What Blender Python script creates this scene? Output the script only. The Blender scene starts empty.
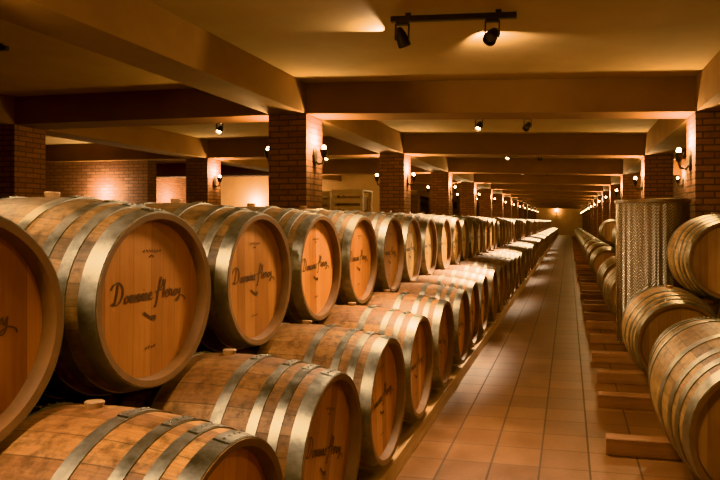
import bpy, bmesh, math, random
from mathutils import Vector, Matrix, noise
random.seed(7)
S = bpy.context.scene
COL = S.collection
PI = math.pi

# ------------------------------------------------------------------ nodes
class NT:
    def __init__(s, name):
        s.m = bpy.data.materials.new(name); s.m.use_nodes = True
        s.t = s.m.node_tree; s.t.nodes.clear()
        s.out = s.n('ShaderNodeOutputMaterial'); s.b = s.n('ShaderNodeBsdfPrincipled')
        s.t.links.new(s.b.outputs[0], s.out.inputs[0])
    def n(s, typ, **k):
        nd = s.t.nodes.new(typ)
        for a, v in k.items(): setattr(nd, a, v)
        return nd
    def l(s, a, b): s.t.links.new(a, b)
    def put(s, sock, v):
        if hasattr(v, 'is_output'): s.l(v, sock)
        else: sock.default_value = v
    def math(s, op, a, b=None, c=None):
        nd = s.n('ShaderNodeMath', operation=op)
        s.put(nd.inputs[0], a)
        if b is not None: s.put(nd.inputs[1], b)
        if c is not None: s.put(nd.inputs[2], c)
        return nd.outputs[0]
    def xyz(s, v):
        nd = s.n('ShaderNodeSeparateXYZ'); s.l(v, nd.inputs[0]); return nd.outputs
    def comb(s, x, y, z):
        nd = s.n('ShaderNodeCombineXYZ')
        for i, q in enumerate((x, y, z)): s.put(nd.inputs[i], q)
        return nd.outputs[0]
    def obj(s): return s.n('ShaderNodeTexCoord').outputs['Object']
    def rnd(s): return s.n('ShaderNodeObjectInfo').outputs['Random']
    def noise(s, vec, scale, detail=4, rough=.55):
        nd = s.n('ShaderNodeTexNoise'); s.l(vec, nd.inputs['Vector'])
        nd.inputs['Scale'].default_value = scale; nd.inputs['Detail'].default_value = detail
        nd.inputs['Roughness'].default_value = rough
        return nd.outputs['Fac']
    def white(s, v):
        nd = s.n('ShaderNodeTexWhiteNoise', noise_dimensions='3D'); s.l(v, nd.inputs['Vector']); return nd.outputs['Value']
    def ramp(s, f, stops):
        nd = s.n('ShaderNodeValToRGB'); s.l(f, nd.inputs[0]); e = nd.color_ramp.elements
        while len(e) < len(stops): e.new(.5)
        for q, (p, c) in zip(e, stops): q.position = p; q.color = (*c, 1)
        return nd.outputs[0]
    def mix(s, f, a, b, mode='MIX'):
        nd = s.n('ShaderNodeMix', data_type='RGBA', blend_type=mode)
        s.put(nd.inputs[0], f)
        for i, q in ((6, a), (7, b)):
            if isinstance(q, tuple): q = (*q, 1) if len(q) == 3 else q
            s.put(nd.inputs[i], q)
        return nd.outputs[2]
    def bump(s, h, strength=.3, dist=.01):
        nd = s.n('ShaderNodeBump'); nd.inputs['Strength'].default_value = strength
        nd.inputs['Distance'].default_value = dist; s.l(h, nd.inputs['Height'])
        s.l(nd.outputs[0], s.b.inputs['Normal'])
    def base(s, c):
        if isinstance(c, tuple): s.b.inputs['Base Color'].default_value = (*c, 1)
        else: s.l(c, s.b.inputs['Base Color'])
    def set(s, rough=.5, metal=0, spec=None):
        s.put(s.b.inputs['Roughness'], rough); s.put(s.b.inputs['Metallic'], metal)
        if spec is not None: s.b.inputs['Specular IOR Level'].default_value = spec

def mat_plain(name, c, rough=.6, metal=0):
    t = NT(name); v = t.obj(); f = t.noise(v, 14)
    t.base(t.ramp(f, [(.3, tuple(q*.82 for q in c)), (.7, tuple(min(1, q*1.15) for q in c))])); t.set(rough, metal); return t.m

def mat_staves(name, lo, mid, hi, stain, stain_amt):
    t = NT(name); v = t.obj(); x, y, z = t.xyz(v); r = t.rnd()
    ang = t.math('ARCTAN2', y, z)
    q = t.math('MULTIPLY', t.math('ADD', ang, PI), 28/(2*PI))
    idx = t.math('FLOOR', q); fr = t.math('SUBTRACT', q, idx)
    wn = t.white(t.comb(idx, t.math('MULTIPLY', r, 57.0), 3.3))
    gv = t.comb(t.math('MULTIPLY', x, 2.2), t.math('ADD', t.math('MULTIPLY', ang, 9.0), t.math('MULTIPLY', r, 40.)), t.math('MULTIPLY', idx, .77))
    grain = t.noise(gv, 4.0, 6, .65)
    blotch = t.noise(t.comb(t.math('ADD', x, t.math('MULTIPLY', r, 31.)), y, z), 6.5, 4)
    f = t.math('ADD', t.math('MULTIPLY', wn, .20), t.math('ADD', t.math('MULTIPLY', grain, .50), t.math('MULTIPLY', blotch, .42)))
    c = t.ramp(f, [(.30, lo), (.55, mid), (.80, hi)])
    # wine stain round the bung, at the top middle
    d = t.math('ADD', t.math('ABSOLUTE', t.math('MULTIPLY', x, 3.2)), t.math('ABSOLUTE', t.math('MULTIPLY', ang, .75)))
    sm = t.math('SUBTRACT', t.math('ADD', 1.15, t.math('MULTIPLY', blotch, .6)), t.math('MULTIPLY', d, 1.25))
    sm = t.math('MINIMUM', t.math('MAXIMUM', sm, 0.0), 1.0)
    c = t.mix(t.math('MULTIPLY', sm, stain_amt), c, stain)
    # mottled dirt
    dirt = t.noise(t.comb(x, y, z), 22, 5, .7)
    c = t.mix(t.ramp(dirt, [(.46, (0, 0, 0)), (.70, (.8, .8, .8))]), c, tuple(q*.45 for q in lo))
    e = t.math('ABSOLUTE', t.math('SUBTRACT', fr, .5))
    gap = t.math('GREATER_THAN', e, .478)
    c = t.mix(t.math('MULTIPLY', gap, .55), c, (.02, .011, .005))
    tone = t.math('ADD', .80, t.math('MULTIPLY', r, .4))
    c = t.mix(1.0, c, t.comb(tone, tone, tone), 'MULTIPLY')
    t.base(c); t.set(t.math('ADD', .38, t.math('MULTIPLY', grain, .3)))
    t.bump(t.math('SUBTRACT', grain, t.math('MULTIPLY', gap, 1.0)), .35, .004); return t.m

def mat_head(name, lo, mid, hi):
    t = NT(name); v = t.obj(); x, y, z = t.xyz(v); r = t.rnd()
    q = t.math('MULTIPLY', t.math('ADD', y, 1.0), 1/.071); q = t.math('ADD', q, t.math('MULTIPLY', t.math('SINE', t.math('MULTIPLY', q, 2.1)), .12))
    idx = t.math('FLOOR', q); fr = t.math('SUBTRACT', q, idx)
    wn = t.white(t.comb(idx, t.math('MULTIPLY', r, 91.0), 1.7))
    gv = t.comb(t.math('ADD', t.math('MULTIPLY', y, 26.0), t.math('MULTIPLY', r, 9.)), t.math('MULTIPLY', z, 1.3), idx)
    grain = t.noise(gv, 2.6, 6, .65)
    cloud = t.noise(t.comb(t.math('ADD', y, t.math('MULTIPLY', r, 17.)), z, r), 5, 3)
    f = t.math('ADD', t.math('MULTIPLY', wn, .34), t.math('ADD', t.math('MULTIPLY', grain, .36), t.math('MULTIPLY', cloud, .30)))
    c = t.ramp(f, [(.28, lo), (.5, mid), (.78, hi)])
    e = t.math('ABSOLUTE', t.math('SUBTRACT', fr, .5))
    gap = t.math('GREATER_THAN', e, .485)
    c = t.mix(t.math('MULTIPLY', gap, .45), c, (.05, .02, .006))
    tone = t.math('ADD', .84, t.math('MULTIPLY', r, .32))
    c = t.mix(1.0, c, t.comb(tone, tone, tone), 'MULTIPLY')
    t.base(c); t.set(.45); t.bump(grain, .12, .002); return t.m

def mat_hoop(name, a, b):
    t = NT(name); v = t.obj(); x, y, z = t.xyz(v); r = t.rnd()
    f = t.noise(t.comb(x, t.math('ADD', y, t.math('MULTIPLY', r, 9.)), z), 9, 6, .7)
    t.base(t.ramp(f, [(.32, a), (.68, b)])); t.set(t.math('ADD', .26, t.math('MULTIPLY', f, .34)), .85)
    t.bump(f, .15, .003); return t.m

def mat_brick(name, a, b, mortar, bump=.6):
    t = NT(name); g = t.n('ShaderNodeNewGeometry').outputs['Position']
    x, y, z = t.xyz(g)
    w = t.noise(g, 5, 3)
    vec = t.comb(t.math('ADD', t.math('ADD', x, y), t.math('MULTIPLY', w, .015)), t.math('ADD', z, t.math('MULTIPLY', w, .012)), 0.)
    br = t.n('ShaderNodeTexBrick'); t.l(vec, br.inputs['Vector'])
    br.inputs['Color1'].default_value = (*a, 1); br.inputs['Color2'].default_value = (*b, 1); br.inputs['Mortar'].default_value = (*mortar, 1)
    br.inputs['Scale'].default_value = 1.0; br.inputs['Brick Width'].default_value = .215; br.inputs['Row Height'].default_value = .064
    br.inputs['Mortar Size'].default_value = .009; br.inputs['Mortar Smooth'].default_value = .25; br.inputs['Bias'].default_value = -.1
    n1 = t.noise(g, 26, 6, .7)
    c = t.mix(t.ramp(n1, [(.35, (0, 0, 0)), (.75, (.6, .6, .6))]), br.outputs['Color'], tuple(q*.42 for q in a))
    t.base(c); t.set(.85)
    t.bump(t.math('ADD', t.math('SUBTRACT', 1.0, br.outputs['Fac']), t.math('MULTIPLY', n1, .8)), bump, .012); return t.m

def mat_plaster(name, a, b, scale=2.0):
    t = NT(name); g = t.n('ShaderNodeNewGeometry').outputs['Position']
    f = t.noise(g, scale, 5); f2 = t.noise(g, 60, 4)
    t.base(t.ramp(f, [(.3, a), (.7, b)])); t.set(.9, 0, .2); t.bump(f2, .08, .004); return t.m

def mat_tiles(name):
    t = NT(name); g = t.n('ShaderNodeNewGeometry').outputs['Position']
    x, y, z = t.xyz(g); T = .26
    qx = t.math('DIVIDE', t.math('ADD', x, 100*T+.41), T); qy = t.math('DIVIDE', t.math('ADD', y, 10*T+.10), T)
    ix = t.math('FLOOR', qx); iy = t.math('FLOOR', qy)
    fx = t.math('ABSOLUTE', t.math('SUBTRACT', t.math('SUBTRACT', qx, ix), .5)); fy = t.math('ABSOLUTE', t.math('SUBTRACT', t.math('SUBTRACT', qy, iy), .5))
    wn = t.white(t.comb(ix, iy, 1.)); cl = t.noise(g, 3.2, 5, .6); fine = t.noise(g, 34, 5, .7)
    f = t.math('ADD', t.math('MULTIPLY', wn, .15), t.math('ADD', t.math('MULTIPLY', cl, .55), t.math('MULTIPLY', fine, .32)))
    c = t.ramp(f, [(.28, (.085, .032, .010)), (.52, (.145, .060, .020)), (.78, (.215, .10, .037))])
    j = t.math('MAXIMUM', t.math('MULTIPLY', t.math('GREATER_THAN', fx, .479), .8), t.math('MULTIPLY', t.math('GREATER_THAN', fy, .483), .55))
    c = t.mix(j, c, (.035, .016, .007))
    t.base(c)
    t.set(t.math('ADD', .36, t.math('ADD', t.math('MULTIPLY', cl, .25), t.math('MULTIPLY', j, .35))))
    t.bump(t.math('SUBTRACT', t.math('MULTIPLY', cl, .5), j), .25, .004); return t.m

def mat_timber(name, lo, hi, axis):
    t = NT(name); v = t.obj(); x, y, z = t.xyz(v); r = t.rnd()
    sc = [t.math('MULTIPLY', q, 2.0 if i == axis else 30.0) for i, q in enumerate((x, y, z))]
    f = t.noise(t.comb(t.math('ADD', sc[0], t.math('MULTIPLY', r, 30.)), sc[1], sc[2]), 1.2, 6, .7)
    f2 = t.noise(v, 4, 4)
    t.base(t.ramp(t.math('ADD', t.math('MULTIPLY', f, .65), t.math('MULTIPLY', f2, .35)), [(.33, lo), (.68, hi)])); t.set(.6)
    t.bump(f, .4, .004); return t.m

def mat_herringbone(name):
    t = NT(name); v = t.obj(); x, y, z = t.xyz(v)
    ang = t.math('MULTIPLY', t.math('ARCTAN2', x, y), .35)
    col = t.math('MULTIPLY', ang, 1/.070); tri = t.math('ABSOLUTE', t.math('SUBTRACT', t.math('FRACT', col), .5))
    s = t.math('SINE', t.math('MULTIPLY', t.math('ADD', z, t.math('MULTIPLY', tri, .075)), 2*PI/.030))
    s2 = t.math('SINE', t.math('MULTIPLY', tri, 40.))
    h = t.math('MULTIPLY', s, t.math('ADD', .7, t.math('MULTIPLY', s2, .3)))
    t.base(t.ramp(t.math('ADD', t.math('MULTIPLY', h, .5), .5), [(0., (.22, .18, .135)), (1., (.52, .45, .36))])); t.set(.27, .95)
    t.bump(h, .6, .008); return t.m

def mat_emit(name, c, s):
    t = NT(name); t.base((1, .9, .7))
    lw = t.n('ShaderNodeLayerWeight'); t.b.inputs['Emission Color'].default_value = (*c, 1)
    t.put(t.b.inputs['Emission Strength'], t.math('MULTIPLY', t.math('SUBTRACT', 1.15, lw.outputs['Facing']), s)); return t.m

M = dict(
    stave_u=mat_staves('weathered oak staves', (.050, .026, .010), (.135, .072, .028), (.27, .145, .058), (.085, .05, .03), .35),
    stave_l=mat_staves('pale oak staves', (.09, .038, .013), (.235, .108, .036), (.42, .225, .082), (.15, .06, .028), .5),
    stave_r=mat_staves('honey oak staves', (.14, .07, .025), (.29, .16, .06), (.46, .28, .11), (.27, .135, .06), .35),
    head=mat_head('oak head', (.25, .088, .022), (.40, .16, .044), (.54, .255, .085)),
    head_pale=mat_head('pale oak head', (.34, .19, .075), (.50, .31, .125), (.64, .44, .20)),  # paler colour stands in for spotlight on the far upper heads
    head_r=mat_head('plain oak head', (.16, .065, .018), (.28, .13, .042), (.40, .21, .075)),
    rim=mat_plain('oak chime', (.15, .068, .024), .65),
    hoop=mat_hoop('galvanised hoop steel', (.13, .115, .09), (.36, .325, .265)),
    bung=mat_plain('tan silicone bung', (.27, .15, .07), .6),
    ink=mat_plain('branded dark lettering', (.075, .024, .007), .7),
    brick=mat_brick('pillar brick', (.21, .085, .036), (.31, .14, .062), (.085, .042, .022)),
    brickw=mat_brick('wall brick', (.22, .095, .045), (.32, .15, .07), (.11, .058, .03)),
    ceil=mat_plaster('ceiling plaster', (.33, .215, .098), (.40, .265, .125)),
    beam=mat_plaster('beam plaster', (.145, .068, .024), (.185, .09, .032)),  # ceiling stucco darkened in colour for the shade on the cross beams
    beam_side=mat_plaster('long beam plaster', (.22, .115, .043), (.28, .15, .058)),  # shade put into the colour of the long beams too, less strongly
    plaster=mat_plaster('wall plaster', (.36, .22, .11), (.44, .28, .14)),
    tiles=mat_tiles('terracotta tiles'),
    bearer=mat_timber('bearer timber', (.26, .14, .06), (.52, .32, .15), 1),
    rail=mat_timber('rail timber', (.14, .055, .02), (.34, .155, .06), 0),
    crate=mat_timber('crate timber', (.20, .11, .05), (.36, .22, .10), 0),
    steel=mat_herringbone('dimpled stainless steel'),
    steel_p=mat_plain('plain stainless steel', (.5, .44, .36), .25, 1),
    black=mat_plain('dark bronze metal', (.035, .022, .013), .45, .6),
    bulb=mat_emit('lit bulb', (1, .80, .46), 28),
    unlit=mat_plain('dark spot lens', (.10, .07, .045), .2),
)

# ------------------------------------------------------------------ mesh helpers
def link(name, bm, mats, parent=None, loc=(0, 0, 0), smooth=False):
    me = bpy.data.meshes.new(name); bm.normal_update(); bm.to_mesh(me); bm.free()
    for m in (mats if isinstance(mats, (list, tuple)) else [mats]): me.materials.append(m)
    if smooth:
        me.set_sharp_from_angle(angle=math.radians(38)) if hasattr(me, 'set_sharp_from_angle') else None
        for p in me.polygons: p.use_smooth = True
    o = bpy.data.objects.new(name, me); COL.objects.link(o); o.parent = parent; o.location = loc
    return o

def box(bm, x0, x1, y0, y1, z0, z1, mi=0, bevel=0):
    r = bmesh.ops.create_cube(bm, size=1, matrix=Matrix.Translation(((x0+x1)/2, (y0+y1)/2, (z0+z1)/2)) @ Matrix.Diagonal((x1-x0, y1-y0, z1-z0, 1)))
    fs = {f for v in r['verts'] for f in v.link_faces}
    for f in fs: f.material_index = mi
    if bevel:
        es = list({e for v in r['verts'] for e in v.link_edges})
        bmesh.ops.bevel(bm, geom=es, offset=bevel, segments=2, affect='EDGES', profile=.6)

def lathe(bm, prof, axis='x', n=48, mi=0, closed=False, a0=0, a1=2*PI):
    """prof: list of (t, r) along the axis; axis x or z."""
    full = abs(a1-a0-2*PI) < 1e-6
    k = n if full else n+1
    rings = []
    for t, r in prof:
        ring = []
        for i in range(k):
            a = a0+(a1-a0)*i/n
            p = (t, r*math.sin(a), r*math.cos(a)) if axis == 'x' else (r*math.cos(a), r*math.sin(a), t)
            ring.append(bm.verts.new(p))
        rings.append(ring)
    prs = list(zip(rings, rings[1:])) + ([(rings[-1], rings[0])] if closed else [])
    for A, B in prs:
        for i in range(n):
            j = (i+1) % k
            try:
                f = bm.faces.new((A[i], A[j], B[j], B[i])); f.material_index = mi
            except ValueError: pass
    return rings

def tube(bm, pts, r, n=8, mi=0):
    pts = [Vector(p) for p in pts]; prev = None
    for i, p in enumerate(pts):
        d = (pts[min(i+1, len(pts)-1)]-pts[max(i-1, 0)]).normalized()
        q = d.to_track_quat('Z', 'Y')
        ring = [bm.verts.new(p+q @ Vector((r*math.cos(2*PI*j/n), r*math.sin(2*PI*j/n), 0))) for j in range(n)]
        if prev:
            for j in range(n): bm.faces.new((prev[j], prev[(j+1) % n], ring[(j+1) % n], ring[j])).material_index = mi
        else: bm.faces.new(ring[::-1]).material_index = mi
        prev = ring
    bm.faces.new(prev).material_index = mi

def sphere(bm, c, r, mi=0, sz=1.0):
    q = bmesh.ops.create_uvsphere(bm, u_segments=16, v_segments=10, radius=r, matrix=Matrix.Translation(c) @ Matrix.Diagonal((1, 1, sz, 1)))
    for f in {f for v in q['verts'] for f in v.link_faces}: f.material_index = mi

def tag(o, label, cat, group=None, kind=None):
    if label: o['label'] = label
    if cat: o['category'] = cat
    if group: o['group'] = group
    if kind: o['kind'] = kind
    return o

def thing(name, label, cat, loc, rz=0, group=None):
    o = bpy.data.objects.new(name, None); COL.objects.link(o); o.location = loc; o.rotation_euler.z = rz
    o.empty_display_size = .1
    return tag(o, label, cat, group)

def struct(name, bm, mats, smooth=False):
    return tag(link(name, bm, mats, smooth=smooth), None, None, kind='structure')

# ------------------------------------------------------------------ barrel
BL, BR, RR = .45, .349, .290          # half length, bilge radius, rim radius
def prof_r(x): return BR-(BR-RR)*abs(x/BL)**1.9
def ink_strokes():
    L = {
     'D': [[(.30, 1.0), (.20, .5), (.04, .02)], [(-.16, .12), (.0, .0), (.36, .06), (.66, .45), (.60, .86), (.28, 1.06), (-.10, .90), (-.2, .72)]],
     'o': [[(.20, .36), (.05, .22), (.08, .02), (.25, .05), (.30, .26), (.20, .36), (.42, .28)]],
     'm': [[(0, .05), (.08, .38), (.08, 0), (.20, .38), (.24, 0), (.36, .38), (.40, .04), (.50, .1)]],
     'a': [[(.30, .33), (.12, .36), (.02, .12), (.14, 0), (.30, .30), (.31, .04), (.42, .1)]],
     'i': [[(0, .1), (.08, .38), (.08, .03), (.20, .1)], [(.12, .52), (.15, .56)]],
     'n': [[(0, .05), (.06, .38), (.08, 0), (.20, .38), (.24, .03), (.36, .1)]],
     'e': [[(0, .15), (.22, .25), (.15, .40), (.03, .2), (.12, 0), (.30, .1)]],
     'r': [[(0, .05), (.10, .42), (.15, .33), (.28, .36), (.26, .05), (.38, .1)]],
     'x': [[(0, .38), (.14, .2), (.30, .02)], [(.30, .38), (.15, .2), (.0, .0)]],
     'y': [[(0, .38), (.08, .08), (.24, .38), (.16, -.1), (.0, -.30), (-.12, -.22), (.25, -.02), (.62, -.12), (.72, -.3)]],
     'H': [[(.42, 1.12), (.22, .62), (.02, -.1), (-.12, -.42), (-.24, -.34)], [(-.2, .34), (.1, .42), (.46, .62), (.62, 1.0)], [(.80, .96), (.66, .5), (.56, 0)], [(.1, .42), (.45, .44), (.72, .5)]]}
    adv = dict(D=.78, o=.42, m=.52, a=.44, i=.20, n=.38, e=.32, r=.40, x=.36, y=.5, H=.78)
    out = []; X = 0
    for ch in 'Domaine Hexoy'.replace('x', 'r').replace('o', 'o'):
        if ch == ' ': X += .34; continue
        if ch == 'y': pass
        for st in L[ch]: out.append([(X+p[0], p[1]) for p in st])
        X += adv[ch]
    return out, X
def smooth_line(p, k=6):
    P = [p[0]]+list(p)+[p[-1]]; o = []
    for i in range(1, len(P)-2):
        a, b, c, d = (Vector(q) for q in P[i-1:i+3])
        for j in range(k):
            t = j/k; o.append(.5*((2*b)+(c-a)*t+(2*a-5*b+4*c-d)*t*t+(3*b-a-3*c+d)*t**3))
    o.append(Vector(P[-1])); return o
def ribbon(bm, pts, x, w):
    prev = None; n = len(pts)
    for i, p in enumerate(pts):
        d = pts[min(i+1, n-1)]-pts[max(i-1, 0)]
        if d.length < 1e-7: continue
        d.normalize(); nn = Vector((-d.y, d.x))*w*(.55+.45*abs(d.y))
        a = bm.verts.new((x, p.x+nn.x, p.y+nn.y)); b = bm.verts.new((x, p.x-nn.x, p.y-nn.y))
        if prev: bm.faces.new((prev[0], prev[1], b, a))
        prev = (a, b)
XH = BL-.042           # plane of the head, recessed behind the chime
def marking_bms():
    st, W = ink_strokes(); s = .345/W; X = XH+.0016
    w = bmesh.new()
    for q in st: ribbon(w, [Vector(((p.x-W/2)*s, p.y*s*1.1-.004)) for p in smooth_line(q)], X, .0033)
    c = bmesh.new()                      # cooper's stamp above the script
    for i in range(7):
        y = -.042+i*.0135; ribbon(c, [Vector((y, .158+.004*math.sin(i))), Vector((y+.006, .166)), Vector((y+.009, .157))], X, .0024)
    ribbon(c, [Vector((-.012, .140)), Vector((.0, .147)), Vector((.012, .140))], X, .0035)
    d = bmesh.new()                      # tap-hole stain and small marks below
    ribbon(d, smooth_line([(-.035, -.045), (-.012, -.060), (.004, -.066)]), X, .006)
    ribbon(d, smooth_line([(.0, -.063), (.010, -.068), (.018, -.064), (.012, -.074)]), X, .010)
    e = bmesh.new()
    for i in range(4):
        y = -.028+i*.014; ribbon(e, [Vector((y, -.168)), Vector((y+.008, -.163+.004*(i % 2)))], X, .0028)
    return [('lettering', w), ('cooper_stamp', c), ('tap_stain', d), ('stave_stamp', e)]
HOOPS = [(.0, .052), (.088, .036), (.165, .036), (.290, .042)]     # distance from the end, width
def hoop_bm(bm, x0, x1, n=56, mi=0, plate=True):
    q = []
    k = 3
    for i in range(k+1):
        x = x0+(x1-x0)*i/k; q.append((x, prof_r(x)+.0042))
    q = [(x0, prof_r(x0)-.002)]+q+[(x1, prof_r(x1)-.002)]
    lathe(bm, q, 'x', n, mi)
    if plate:   # riveted overlap on top
        a = .06
        qq = [(x0+.002, prof_r(x0)+.003), (x0+.002, prof_r(x0)+.0065), (x1-.002, prof_r(x1)+.0065), (x1-.002, prof_r(x1)+.003)]
        lathe(bm, qq, 'x', 8, mi, a0=-a-.1, a1=a+.1)
        xm = (x0+x1)/2
        for s in (-.11, -.03, .05, .12):
            r = prof_r(xm)+.0065
            bmesh.ops.create_uvsphere(bm, u_segments=8, v_segments=6, radius=.0042, matrix=Matrix.Translation((xm, r*math.sin(s), r*math.cos(s))))
def staves_bm(bm, n=84, steps=18, mi=0, mrim=1):
    body = [(-BL+2*BL*i/steps, prof_r(-BL+2*BL*i/steps)) for i in range(steps+1)]
    lathe(bm, body, 'x', n, mi)
    for s in (1, -1):
        lathe(bm, [(s*BL, RR), (s*(BL-.003), RR-.020), (s*XH, RR-.027)][::s], 'x', n, mrim)
def head_bm(bm, s=1, n=48, mi=0):
    r = RR-.0255
    c = bm.verts.new((s*XH, 0, 0)); ring = [bm.verts.new((s*XH, r*math.sin(2*PI*i/n), r*math.cos(2*PI*i/n))) for i in range(n)]
    for i in range(n):
        f = (c, ring[(i+1) % n], ring[i]) if s > 0 else (c, ring[i], ring[(i+1) % n])
        bm.faces.new(f).material_index = mi
def bung_bm(bm, mi=0):
    lathe(bm, [(BR-.004, .0), (BR-.004, .022), (BR+.014, .026), (BR+.018, .023), (BR+.018, .0)], 'z', 20, mi)

def make_barrel(stave, head, mark, label, loc, rz=0, scale=1):
    t = thing('wine_barrel', label, 'barrel', loc, rz, None)
    C = (0, 0, BR)
    bm = bmesh.new(); staves_bm(bm); link('staves', bm, [stave, M['rim']], t, C, True)
    for s in (1, -1):
        bm = bmesh.new(); head_bm(bm, s); h = link('head', bm, head, t, C)
        if s > 0 and mark:
            for nm, q in marking_bms(): link(nm, q, M['ink'], h)
    for s in (1, -1):
        for d, w in HOOPS:
            bm = bmesh.new(); x0, x1 = sorted((s*(BL-d-.002), s*(BL-d-w))); hoop_bm(bm, x0, x1); link('hoop', bm, M['hoop'], t, C, True)
    bm = bmesh.new(); bung_bm(bm); link('bung', bm, M['bung'], t, C, True)
    return t
def far_barrel_mesh(stave, head):
    bm = bmesh.new(); staves_bm(bm, 40, 10, 0, 1)
    for s in (1, -1):
        head_bm(bm, s, 40, 2)
        for d, w in HOOPS:
            x0, x1 = sorted((s*(BL-d-.002), s*(BL-d-w))); hoop_bm(bm, x0, x1, 40, 3, False)
    bung_bm(bm, 4)
    bmesh.ops.translate(bm, verts=bm.verts, vec=(0, 0, BR))
    o = link('far_tmp', bm, [stave, M['rim'], head, M['hoop'], M['bung']], None, (0, 0, 0), True)
    me = o.data; me.name = 'far_barrel'; bpy.data.objects.remove(o); return me
def dup(root, loc, rz, label, group, roll=0.0, lean=0.0, sx=1):
    r = root.copy(); COL.objects.link(r); r.location = loc; r.rotation_euler.z = rz
    r['label'] = label; r['group'] = group
    for ch in list(root.children):
        c = ch.copy(); COL.objects.link(c); c.parent = r
        for g in list(ch.children):
            d = g.copy(); COL.objects.link(d); d.parent = c
    if root.name.startswith('wine'): set_roll(r, roll, lean); r.scale = (sx, 1, 1)
    return r
def set_roll(r, roll, lean):
    for c in r.children:
        c.rotation_euler.x = roll if c.name.startswith('head') else lean
def far(me, loc, rz, label, group, scale=(1, 1, 1)):
    o = bpy.data.objects.new('wine_barrel', me); COL.objects.link(o); o.location = loc; o.rotation_euler.z = rz; o.scale = scale
    return tag(o, label, 'barrel', group)

ORD = ['nearest', 'second', 'third', 'fourth', 'fifth', 'sixth', 'seventh', 'eighth', 'ninth', 'tenth', 'eleventh', 'twelfth', 'thirteenth', 'fourteenth', 'fifteenth', 'sixteenth', 'seventeenth', 'eighteenth', 'nineteenth', 'twentieth',
       'twenty-first', 'twenty-second', 'twenty-third', 'twenty-fourth', 'twenty-fifth', 'twenty-sixth']
P = .70
ZL, ZU = .446-BR, 1.047-BR          # heights of the barrels' undersides
XL, XU = -.8425-BL, -1.353-BL
NFULL, NEAR, NROW = 13, 22, 70
GU, GL = 'upper row of barrels on the left', 'lower row of barrels on the left'
extra_u = {0: 'oak barrel cut off by the left edge of the photo, nearest of the upper row', 1: 'large oak barrel with script on its orange head, second in upper left row'}
extra_l = {0: 'pale oak barrel in the bottom left corner, nearest of the lower left row', 1: 'oak barrel with slanted script on its head, second in the lower left row'}
rng = random.Random(3)
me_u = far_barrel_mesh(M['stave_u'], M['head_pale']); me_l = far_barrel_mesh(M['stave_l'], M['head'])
pu = pl = None
for i in range(NROW):
    yu, yl = 1.136+P*i, 1.425+P*i
    if i < NEAR:
        lu = extra_u.get(i, 'oak barrel with script on its head, %s from the camera in the upper left row' % ORD[i])
        ll = extra_l.get(i, 'oak barrel lying on the floor bearer, %s from the camera in the lower left row' % ORD[i])
    else:
        lu = 'distant oak barrel in the far stretch of the upper left row'
        ll = 'distant oak barrel in the far stretch of the lower left row'
    roll_u = rng.uniform(-.05, .05); roll_l = -rng.uniform(-.1, .25) if i != 1 else -.30
    dx = rng.uniform(-.012, .012) if i > 2 else 0
    if i < NFULL:
        if i == 0:
            pu = make_barrel(M['stave_u'], M['head'], True, lu, (XU, yu, ZU)); pl = make_barrel(M['stave_l'], M['head'], True, ll, (XL, yl, ZL))
            pu['group'] = GU; pl['group'] = GL; set_roll(pl, -.1, -.12)
        else:
            nu = dup(pu, (XU+dx, yu, ZU), 0, lu, GU, roll_u, -.04)
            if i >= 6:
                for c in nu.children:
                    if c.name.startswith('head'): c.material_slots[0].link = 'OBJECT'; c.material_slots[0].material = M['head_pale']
            dup(pl, (XL+dx, yl, ZL), 0, ll, GL, roll_l, -.10+rng.uniform(-.04, .04))
    else:
        far(me_u, (XU+dx, yu, ZU), 0, lu, GU); far(me_l, (XL+dx, yl, ZL), 0, ll, GL)
# second floor row that carries the back ends of the upper row
for i in range(NROW):
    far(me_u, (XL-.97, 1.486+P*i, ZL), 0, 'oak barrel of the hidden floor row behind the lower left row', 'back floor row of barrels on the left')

# timber rack under the left rows
t = thing('barrel_rack', 'long low timber bearer along the aisle under the left barrels', 'rack', (XL, 25.5, 0))
for nm, a, b in (('front_bearer', .24, .432), ('middle_bearer', -.40, -.22), ('inner_bearer', -.75, -.60), ('rear_bearer', -1.38, -1.20)):
    bm = bmesh.new(); box(bm, a, b, -24.7, 24.7, 0, .100, bevel=.006); link(nm, bm, M['bearer'], t)

# right side: barrels lie along the aisle on cross rails
GR, GRU = 'lower row of barrels on the right', 'upper barrels on the right'
SX = 1.16; RX, ZR = .765, .445-BR
me_r = far_barrel_mesh(M['stave_r'], M['head_r'])
pr = make_barrel(M['stave_r'], M['head_r'], False, 'honey oak barrel cut off at the right edge, nearest on the floor rails', (RX, 3.20, ZR), -PI/2)
pr.scale = (1.38, 1, 1); pr['group'] = GR
dup(pr, (RX, 4.97, ZR), -PI/2, 'honey oak barrel on floor rails in front of the steel tank', GR, sx=SX)
dup(pr, (RX, 7.77, ZR), -PI/2, 'oak barrel on floor rails directly behind the steel tank', GR, sx=SX)
dup(pr, (RX, 9.45, ZR), -PI/2, 'oak barrel on the right rails, second behind the steel tank', GR, sx=SX)
k = 0; y = 12.88
while y < 50:
    lab = 'oak barrel on the right rails, %s behind the steel tank' % ORD[k+2] if k < 8 else 'distant oak barrel at the far end of the right floor row'
    if k < 2: dup(pr, (RX, y, ZR), -PI/2, lab, GR, sx=SX)
    else: far(me_r, (RX, y, ZR), -PI/2, lab, GR, (SX, 1, 1))
    y += 2.6; k += 1
dup(pr, (1.18, 5.38, 1.015-BR), -PI/2, 'oak barrel resting on top, its round head beside the steel tank at the right edge', GRU, sx=SX)
far(me_r, (1.60, 5.40, ZR), -PI/2, 'oak barrel on floor rails behind the aisle row beside the near right pillar', 'back floor row of barrels on the right', (SX, 1, 1))
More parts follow.
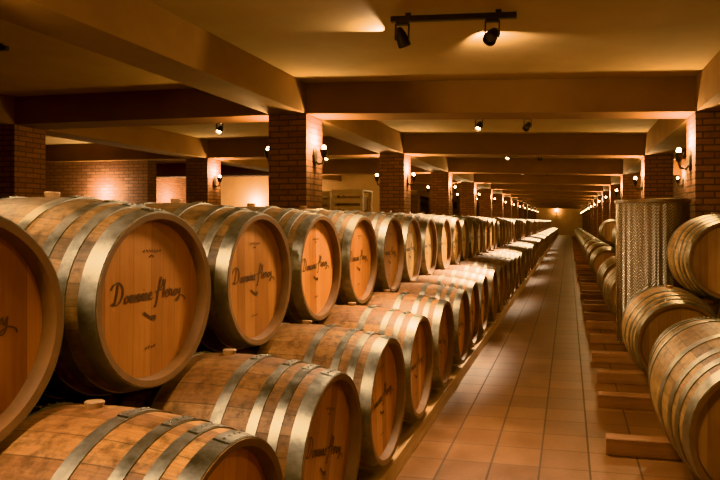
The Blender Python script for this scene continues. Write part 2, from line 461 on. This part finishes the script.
for k, y in enumerate((12.4, 17.7)):
    lab = 'upper oak barrel with a bright rim, %s of those seen past the steel tank' % ORD[k] if k < 3 else 'distant upper oak barrel far down the right side'
    far(me_r, (1.18, y, 1.015-BR), -PI/2, lab, GRU, (SX, 1, 1))
    far(me_r, (1.60, y, ZR), -PI/2, 'oak barrel on floor rails behind the aisle row far down the right side', 'back floor row of barrels on the right', (SX, 1, 1))

def rail_bm():
    bm = bmesh.new(); box(bm, 0, 1.72, -.05, .05, 0, .093, bevel=.007)
    for v in bm.verts: v.co += Vector((noise.noise(v.co*7)*.012, noise.noise(v.co*5+Vector((3, 0, 0)))*.006, 0))
    return bm
r0 = None; ry = [2.88, 3.57, 4.45, 5.12, 5.85, 6.77, 7.63, 8.32]
while ry[-1] < 48: ry.append(ry[-1]+(1.03, .62)[len(ry) % 2]*.8)
for k, y in enumerate(ry):
    if k == 0: lab = 'wooden floor rail nearest the camera under the nearest right barrel'
    elif k < 20: lab = 'wooden floor rail jutting into the aisle at right, %s from the camera' % ORD[k]
    else: lab = 'distant wooden floor rail under the far right barrels'
    if r0 is None: o = r0 = link('wooden_rail', rail_bm(), M['rail'])
    else: o = r0.copy(); COL.objects.link(o)
    o.location = (.215+rng.uniform(-.02, .02), y, 0); tag(o, lab, 'rail', 'floor rails under the right barrels')

# ------------------------------------------------------------------ steel tank
t = thing('steel_tank', 'dimpled stainless steel wine tank standing between barrels by the right pillar', 'tank', (.81, 6.30, 0))
TR = .348
bm = bmesh.new(); lathe(bm, [(.12, TR-.03), (.12, TR), (1.50, TR), (1.50, TR-.012), (.9, TR-.012)], 'z', 72); link('shell', bm, M['steel'], t, smooth=True)
bm = bmesh.new(); lathe(bm, [(1.485, TR+.001), (1.485, TR+.012), (1.515, TR+.014), (1.525, TR+.004), (1.52, TR-.014), (1.485, TR-.014)], 'z', 72, closed=True); link('top_rim', bm, M['steel_p'], t, smooth=True)
bm = bmesh.new(); lathe(bm, [(1.20, .0), (1.20, TR-.02), (1.24, TR-.02), (1.24, .12), (1.27, .10), (1.27, 0)], 'z', 48); link('floating_lid', bm, M['steel_p'], t, smooth=True)
bm = bmesh.new(); box(bm, -TR-.013, -TR+.004, -.018, .018, .14, 1.48, bevel=.004); sm = link('weld_seam', bm, M['steel_p'], t); sm.rotation_euler.z = .35
for a in (.8, 2.4, 3.9, 5.5):
    bm = bmesh.new(); tube(bm, [(.27*math.cos(a), .27*math.sin(a), 0), (.27*math.cos(a), .27*math.sin(a), .125)], .025, 12); link('leg', bm, M['steel_p'], t)

# ------------------------------------------------------------------ building
Y1, BAY, PW, NR = 6.25, 4.06, .45, 13
ZB, ZC = 2.49, 2.83
YA, YE = -6.4, 58.0
XW0, XW1 = -11.2, 2.45
cols = [-7.08, -3.27, 1.20]
rows = [Y1-2*BAY-.4, 1.82]+[Y1+BAY*k for k in range(NR)]
bm = bmesh.new(); box(bm, XW0-.3, XW1+.3, YA-.3, YE+.3, -.12, 0); struct('floor', bm, M['tiles'])
TILT = .030                                # the ceiling over the aisle falls slightly to the right
def tz(x): return -TILT*max(0.0, x+2.82)
def sag(bm):
    for v in bm.verts: v.co.z += tz(v.co.x)
bm = bmesh.new()
for a, b in ((XW0-.3, -2.82), (-2.82, XW1+.3)): box(bm, a, b, YA-.3, YE+.3, ZC, ZC+.15)
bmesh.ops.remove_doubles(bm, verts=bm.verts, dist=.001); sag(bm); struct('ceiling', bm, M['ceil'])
bm = bmesh.new(); box(bm, XW1, XW1+.25, YA-.3, YE+.3, 0, ZC); struct('wall_right', bm, M['brickw'])
bm = bmesh.new(); box(bm, XW0-.25, XW0, YA-.3, YE+.3, 0, ZC); struct('wall_left', bm, M['brickw'])
bm = bmesh.new(); box(bm, XW0, XW1, YE, YE+.25, 0, ZC); struct('wall_back', bm, M['plaster'])
bm = bmesh.new(); box(bm, XW0, XW1, YA-.25, YA, 0, ZC); struct('wall_front', bm, M['plaster'])
bm = bmesh.new(); box(bm, XW0, -8.05, Y1+BAY+.20, Y1+BAY+.45, 0, ZC); struct('wall_left.001', bm, M['brickw'])
bm = bmesh.new(); box(bm, XW0, -5.4, Y1+3*BAY-1.2, Y1+3*BAY-.9, 0, ZC); struct('wall_left.002', bm, M['plaster'])
pb = None
for ci, x in enumerate(cols):
    for k, y in enumerate(rows):
        if ci == 0 and k < 2: continue
        if pb is None:
            bm = bmesh.new(); box(bm, 0, PW, 0, PW, 0, ZB, bevel=.006); o = pb = struct('brick_pillar', bm, M['brick'])
        else: o = pb.copy(); COL.objects.link(o)
        o.location = (x, y, 0)
n = 0
for x in cols:
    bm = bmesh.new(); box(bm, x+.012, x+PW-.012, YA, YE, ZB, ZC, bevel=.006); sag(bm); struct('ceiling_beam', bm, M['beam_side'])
edges = [XW0]+[q for x in cols for q in (x, x+PW)]+[XW1]
for y in rows:
    for a, b in zip(edges[::2], edges[1::2]):
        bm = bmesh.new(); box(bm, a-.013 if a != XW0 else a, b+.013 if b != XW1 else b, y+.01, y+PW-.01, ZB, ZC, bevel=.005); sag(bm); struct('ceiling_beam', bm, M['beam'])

# ------------------------------------------------------------------ lamps
WARM = (1.0, .79, .55)
def light(kind, name, parent, loc, energy, color=WARM, radius=.04, target=None, angle=60, blend=.6):
    d = bpy.data.lights.new(name, kind); d.energy = energy; d.color = color; d.shadow_soft_size = radius
    o = bpy.data.objects.new(name, d); COL.objects.link(o); o.parent = parent; o.location = loc
    if kind == 'SPOT':
        d.spot_size = math.radians(angle); d.spot_blend = blend
        o.rotation_euler = (Vector(target)-Vector(loc)).to_track_quat('-Z', 'Y').to_euler()
    return o
def sconce_parts():
    bp = bmesh.new(); lathe(bp, [(0, .0), (0, .05), (.012, .055), (.022, .045), (.022, 0)], 'x', 20)
    for v in bp.verts: v.co.z *= 2.1
    ar = bmesh.new(); tube(ar, [(.015, 0, -.05), (.05, 0, -.09), (.10, 0, -.075), (.115, 0, -.02), (.115, 0, .02)], .011)
    sh = bmesh.new(); lathe(sh, [(-.02, .012), (.0, .03), (.05, .042), (.075, .05), (.075, .046), (.02, .03)], 'z', 20)
    for v in sh.verts: v.co.x += .115
    bu = bmesh.new(); sphere(bu, (.115, 0, .097), .025, sz=1.15)
    return [('back_plate', bp, M['black']), ('arm', ar, M['black']), ('cup', sh, M['black']), ('bulb', bu, M['bulb'])]
s0 = None
def sconce(loc, rz, label, energy, group):
    global s0
    if s0 is None:
        t = s0 = thing('wall_sconce', label, 'lamp', loc, rz, group)
        for nm, bm, m in sconce_parts(): link(nm, bm, m, t, smooth=True)
        src = t
    else:
        t = s0.copy(); COL.objects.link(t); t.location = loc; t.rotation_euler.z = rz; t['label'] = label; t['group'] = group
        for c in s0.children:
            if c.type == 'MESH':
                q = c.copy(); COL.objects.link(q); q.parent = t
    if energy: light('POINT', 'sconce_light', t, (.085, 0, .19), energy, (1.0, .72, .38), radius=.03)
    return t
ZS = 2.04
GS = 'lit sconces on the brick pillars'
for k, y in enumerate(rows):
    kk = k-2                                   # 0 = first pillar row in view
    e = 34 if kk < 7 else 14
    o = ORD[kk] if 0 <= kk < 8 else None
    def lb(txt, fartxt): return txt % (o if o != 'nearest' else 'near') if o else (fartxt if kk >= 8 else 'wall sconce behind the camera on a brick pillar')
    if kk >= 0:
        sconce((-2.82, y+.22, ZS), 0, lb('lit sconce on the aisle side of the %s left brick pillar', 'distant lit sconce on the aisle side of the far left pillars'), e, GS)
        if kk < 8: sconce((-3.27, y+.22, ZS), PI, lb('lit sconce on the far left side of the %s left brick pillar', ''), e*.8, GS)
        sconce((1.20, y+.22, ZS-.12), PI, lb('lit sconce on the aisle side of the %s right brick pillar', 'distant lit sconce on the aisle side of the far right pillars'), e, GS)
        if 1 <= kk < 5: sconce((-6.63, y+.22, ZS+.02), 0, lb('lit sconce on the outer left column of pillars, %s row back', ''), e*.8, GS)
    else:
        sconce((-2.82, y+.22, ZS), 0, 'wall sconce on a left pillar behind the view', 14, 'sconces beside the camera')
        sconce((1.20, y+.22, ZS-.12), PI, 'wall sconce on a right pillar behind the view', 14, 'sconces beside the camera')
sconce((XW1, 14.05, 2.15), PI, 'lit sconce on the right brick wall seen between the two near right pillars', 14, 'lit sconces on the walls')
sconce((-1.1, YE, 2.12), -PI/2, 'glowing sconce on the end wall at the far end of the aisle', 45, 'lit sconces on the walls')

# wall lamps set high enough to glow above the barrel tops
def wall_glow(loc, label, e):
    t = thing('wall_washer', label, 'lamp', loc, 0, 'wall washers on the left walls')
    bm = bmesh.new(); box(bm, -.07, .07, -.05, .05, 0, .10, bevel=.01); link('housing', bm, M['black'], t)
    bm = bmesh.new(); box(bm, -.055, .055, -.035, .035, .10, .112, bevel=.004); link('lens', bm, M['bulb'], t)
    light('POINT', 'wash_light', t, (0, -.05, .36), e*1.6, radius=.06)

# ceiling tracks with two spot heads
def track(cx, y, label, group, spots, half=.445):
    t = thing('track_light', label, 'track light', (cx, y, ZC+tz(cx)), 0, group); t.rotation_euler.y = math.atan(TILT) if cx > -2.8 else 0
    bm = bmesh.new(); box(bm, -half, half, -.02, .02, -.062, -.022, bevel=.004); link('track_bar', bm, M['black'], t)
    for s in (-1, 1):
        bm = bmesh.new(); box(bm, s*half*.72-.02, s*half*.72+.02, -.012, .012, -.024, 0, bevel=.003); link('ceiling_mount', bm, M['black'], t)
    for (sx, aim, lit, e, ang) in spots:
        h = bmesh.new()
        box(h, sx-.045, sx+.045, -.018, .018, -.085, -.06, bevel=.003)
        for q in (-.048, .048): box(h, sx+q-.004, sx+q+.004, -.012, .012, -.19, -.075)
        yk = link('yoke', h, M['black'], t)
        d = Vector(aim).normalized(); R = d.to_track_quat('Z', 'Y').to_matrix().to_4x4(); c = Vector((sx, 0, -.175))
        hb = bmesh.new(); lathe(hb, [(-.075, 0), (-.075, .018), (-.055, .030), (.0, .043), (.06, .048), (.06, .043), (.03, .035), (.03, 0)], 'z', 24)
        bmesh.ops.transform(hb, matrix=Matrix.Translation(c) @ R, verts=hb.verts); hd = link('spot_head', hb, M['black'], t, smooth=True)
        lb_ = bmesh.new(); lathe(lb_, [(.031, .034), (.040, .02), (.043, 0)], 'z', 20)
        bmesh.ops.transform(lb_, matrix=Matrix.Translation(c) @ R, verts=lb_.verts); link('lens', lb_, M['bulb'] if lit else M['unlit'], hd, smooth=True)
        if e: light('SPOT', 'spot_beam', t, c+d*.08, e, WARM, .2, c+d*2, ang, .7)
    return t
GT = 'track lights over the aisle'
tk = track(-.79, 4.17, 'dark ceiling track with two spot heads over the near aisle', GT, [(-.36, (.35, .25, -1), False, 120, 100), (.28, (-.55, -1.7, -1.7), False, 230, 105)])
# added sources with no fixture, just under the ceiling, throwing two light patches
light('SPOT', 'ceiling_wash', tk, (.12, .45, -.09), 26, WARM, .015, (.50, 1.35, .06), 120, .5)
light('SPOT', 'ceiling_wash', tk, (-.60, .40, -.06), 14, WARM, .012, (-1.04, -.13, .05), 95, .3)
for k in range(1, NR-1):
    y = 4.20+BAY*k
    nm = ORD[k] if k < 6 else None
    lab = 'ceiling track with a glowing spot over the aisle, %s bay from the camera' % nm if nm else 'distant ceiling track light over the far aisle'
    track(-.835, y, lab, GT, [(-.36, (-.36, -1.2, -1.6), True, 170 if k < 2 else 220, 58), (.30, (-.80, -1.75, -1.6), False, 900 if k < 2 else 420, 42)])
    if k < 5:
        track(-4.95, y-.1, 'small ceiling track with one lit spot in the left bay, %s from the camera' % ORD[k], 'track lights in the left bays', [(-.1, (.1, -.7, -.8), True, 90, 80)], .25)
# bays beside and behind the camera
for y in (.30, -3.76):
    track(-.835, y, 'ceiling track behind the camera', 'track lights behind the camera', [(-.36, (-.55, .45, -.75), True, 150, 110), (.30, (.62, .55, -.7), True, 80, 110)])
    track(-4.95, y, 'ceiling track in the left bay behind the camera', 'track lights behind the camera', [(-.1, (.1, .3, -.8), True, 80, 90)], .25)
track(-4.95, 4.36, 'small ceiling track hidden above the near left barrels', 'track lights in the left bays', [(-.1, (.1, .3, -.8), True, 80, 90)], .25)

# uplit patches of the left walls
wall_glow((-9.0, Y1+BAY+.07, 1.50), 'wall washer making a bright pool on the brick wall at far left', 22)
wall_glow((-9.4, Y1+3*BAY-1.33, 1.50), 'wall washer making a bright pool on the plaster wall left of the near pillar', 40)
wall_glow((-8.0, Y1+3*BAY-1.33, 1.50), 'wall washer half hidden behind the near left pillar', 30)
wall_glow((-10.9, 15.5, 1.60), 'wall washer lighting the plaster seen through the gap in the brick wall', 25)

# slatted wooden bins beyond the barrels
b0 = None
for (x, y, h, lab) in ((-4.75, 13.0, 1.98, 'slatted wooden bottle bin left of the second left pillar'), (-5.75, 13.6, 1.92, 'slatted wooden bottle bin just right of the near left pillar')):
    if b0 is None:
        t = b0 = thing('bottle_bin', lab, 'bin', (x, y, 0), 0, 'slatted bins beyond the barrels')
        for px in (-.32, .32):
            for py in (-.3, .3):
                bm = bmesh.new(); box(bm, px-.035, px+.035, py-.035, py+.035, 0, h, bevel=.004); link('post', bm, M['crate'], t)
        for i in range(11):
            z = .12+i*.175
            bm = bmesh.new(); box(bm, -.35, .35, -.362, -.336, z, z+.11, bevel=.003); link('slat', bm, M['crate'], t)
        bm = bmesh.new(); box(bm, -.28, .28, -.25, .25, .05, h-.12); link('stacked_load', bm, M['rim'], t)
        bm = bmesh.new(); box(bm, -.36, .36, -.34, .34, h-.02, h+.02, bevel=.004); link('top_board', bm, M['crate'], t)
    else: 
        t = dup(b0, (x, y, 0), 0, lab, 'slatted bins beyond the barrels')

# ------------------------------------------------------------------ world and camera
w = bpy.data.worlds.new('cellar'); S.world = w; w.use_nodes = True
w.node_tree.nodes['Background'].inputs[0].default_value = (.9, .6, .35, 1); w.node_tree.nodes['Background'].inputs[1].default_value = .02
cam = bpy.data.cameras.new('camera'); co = bpy.data.objects.new('camera', cam); COL.objects.link(co); S.camera = co
F, CX, HV, PSI = 609.5, 445.0, 221.0, .2
cam.sensor_width = 36; cam.lens = F*36/720; cam.clip_end = 200; cam.clip_start = .05
cam.shift_x = -(CX-360)/720; cam.shift_y = (HV-240)/720
co.location = (0, 0, 1.31); co.rotation_euler = (PI/2, 0, PSI)
S.view_settings.view_transform = 'Khronos PBR Neutral'
S.view_settings.exposure = 1.30
S.view_settings.gamma = .90
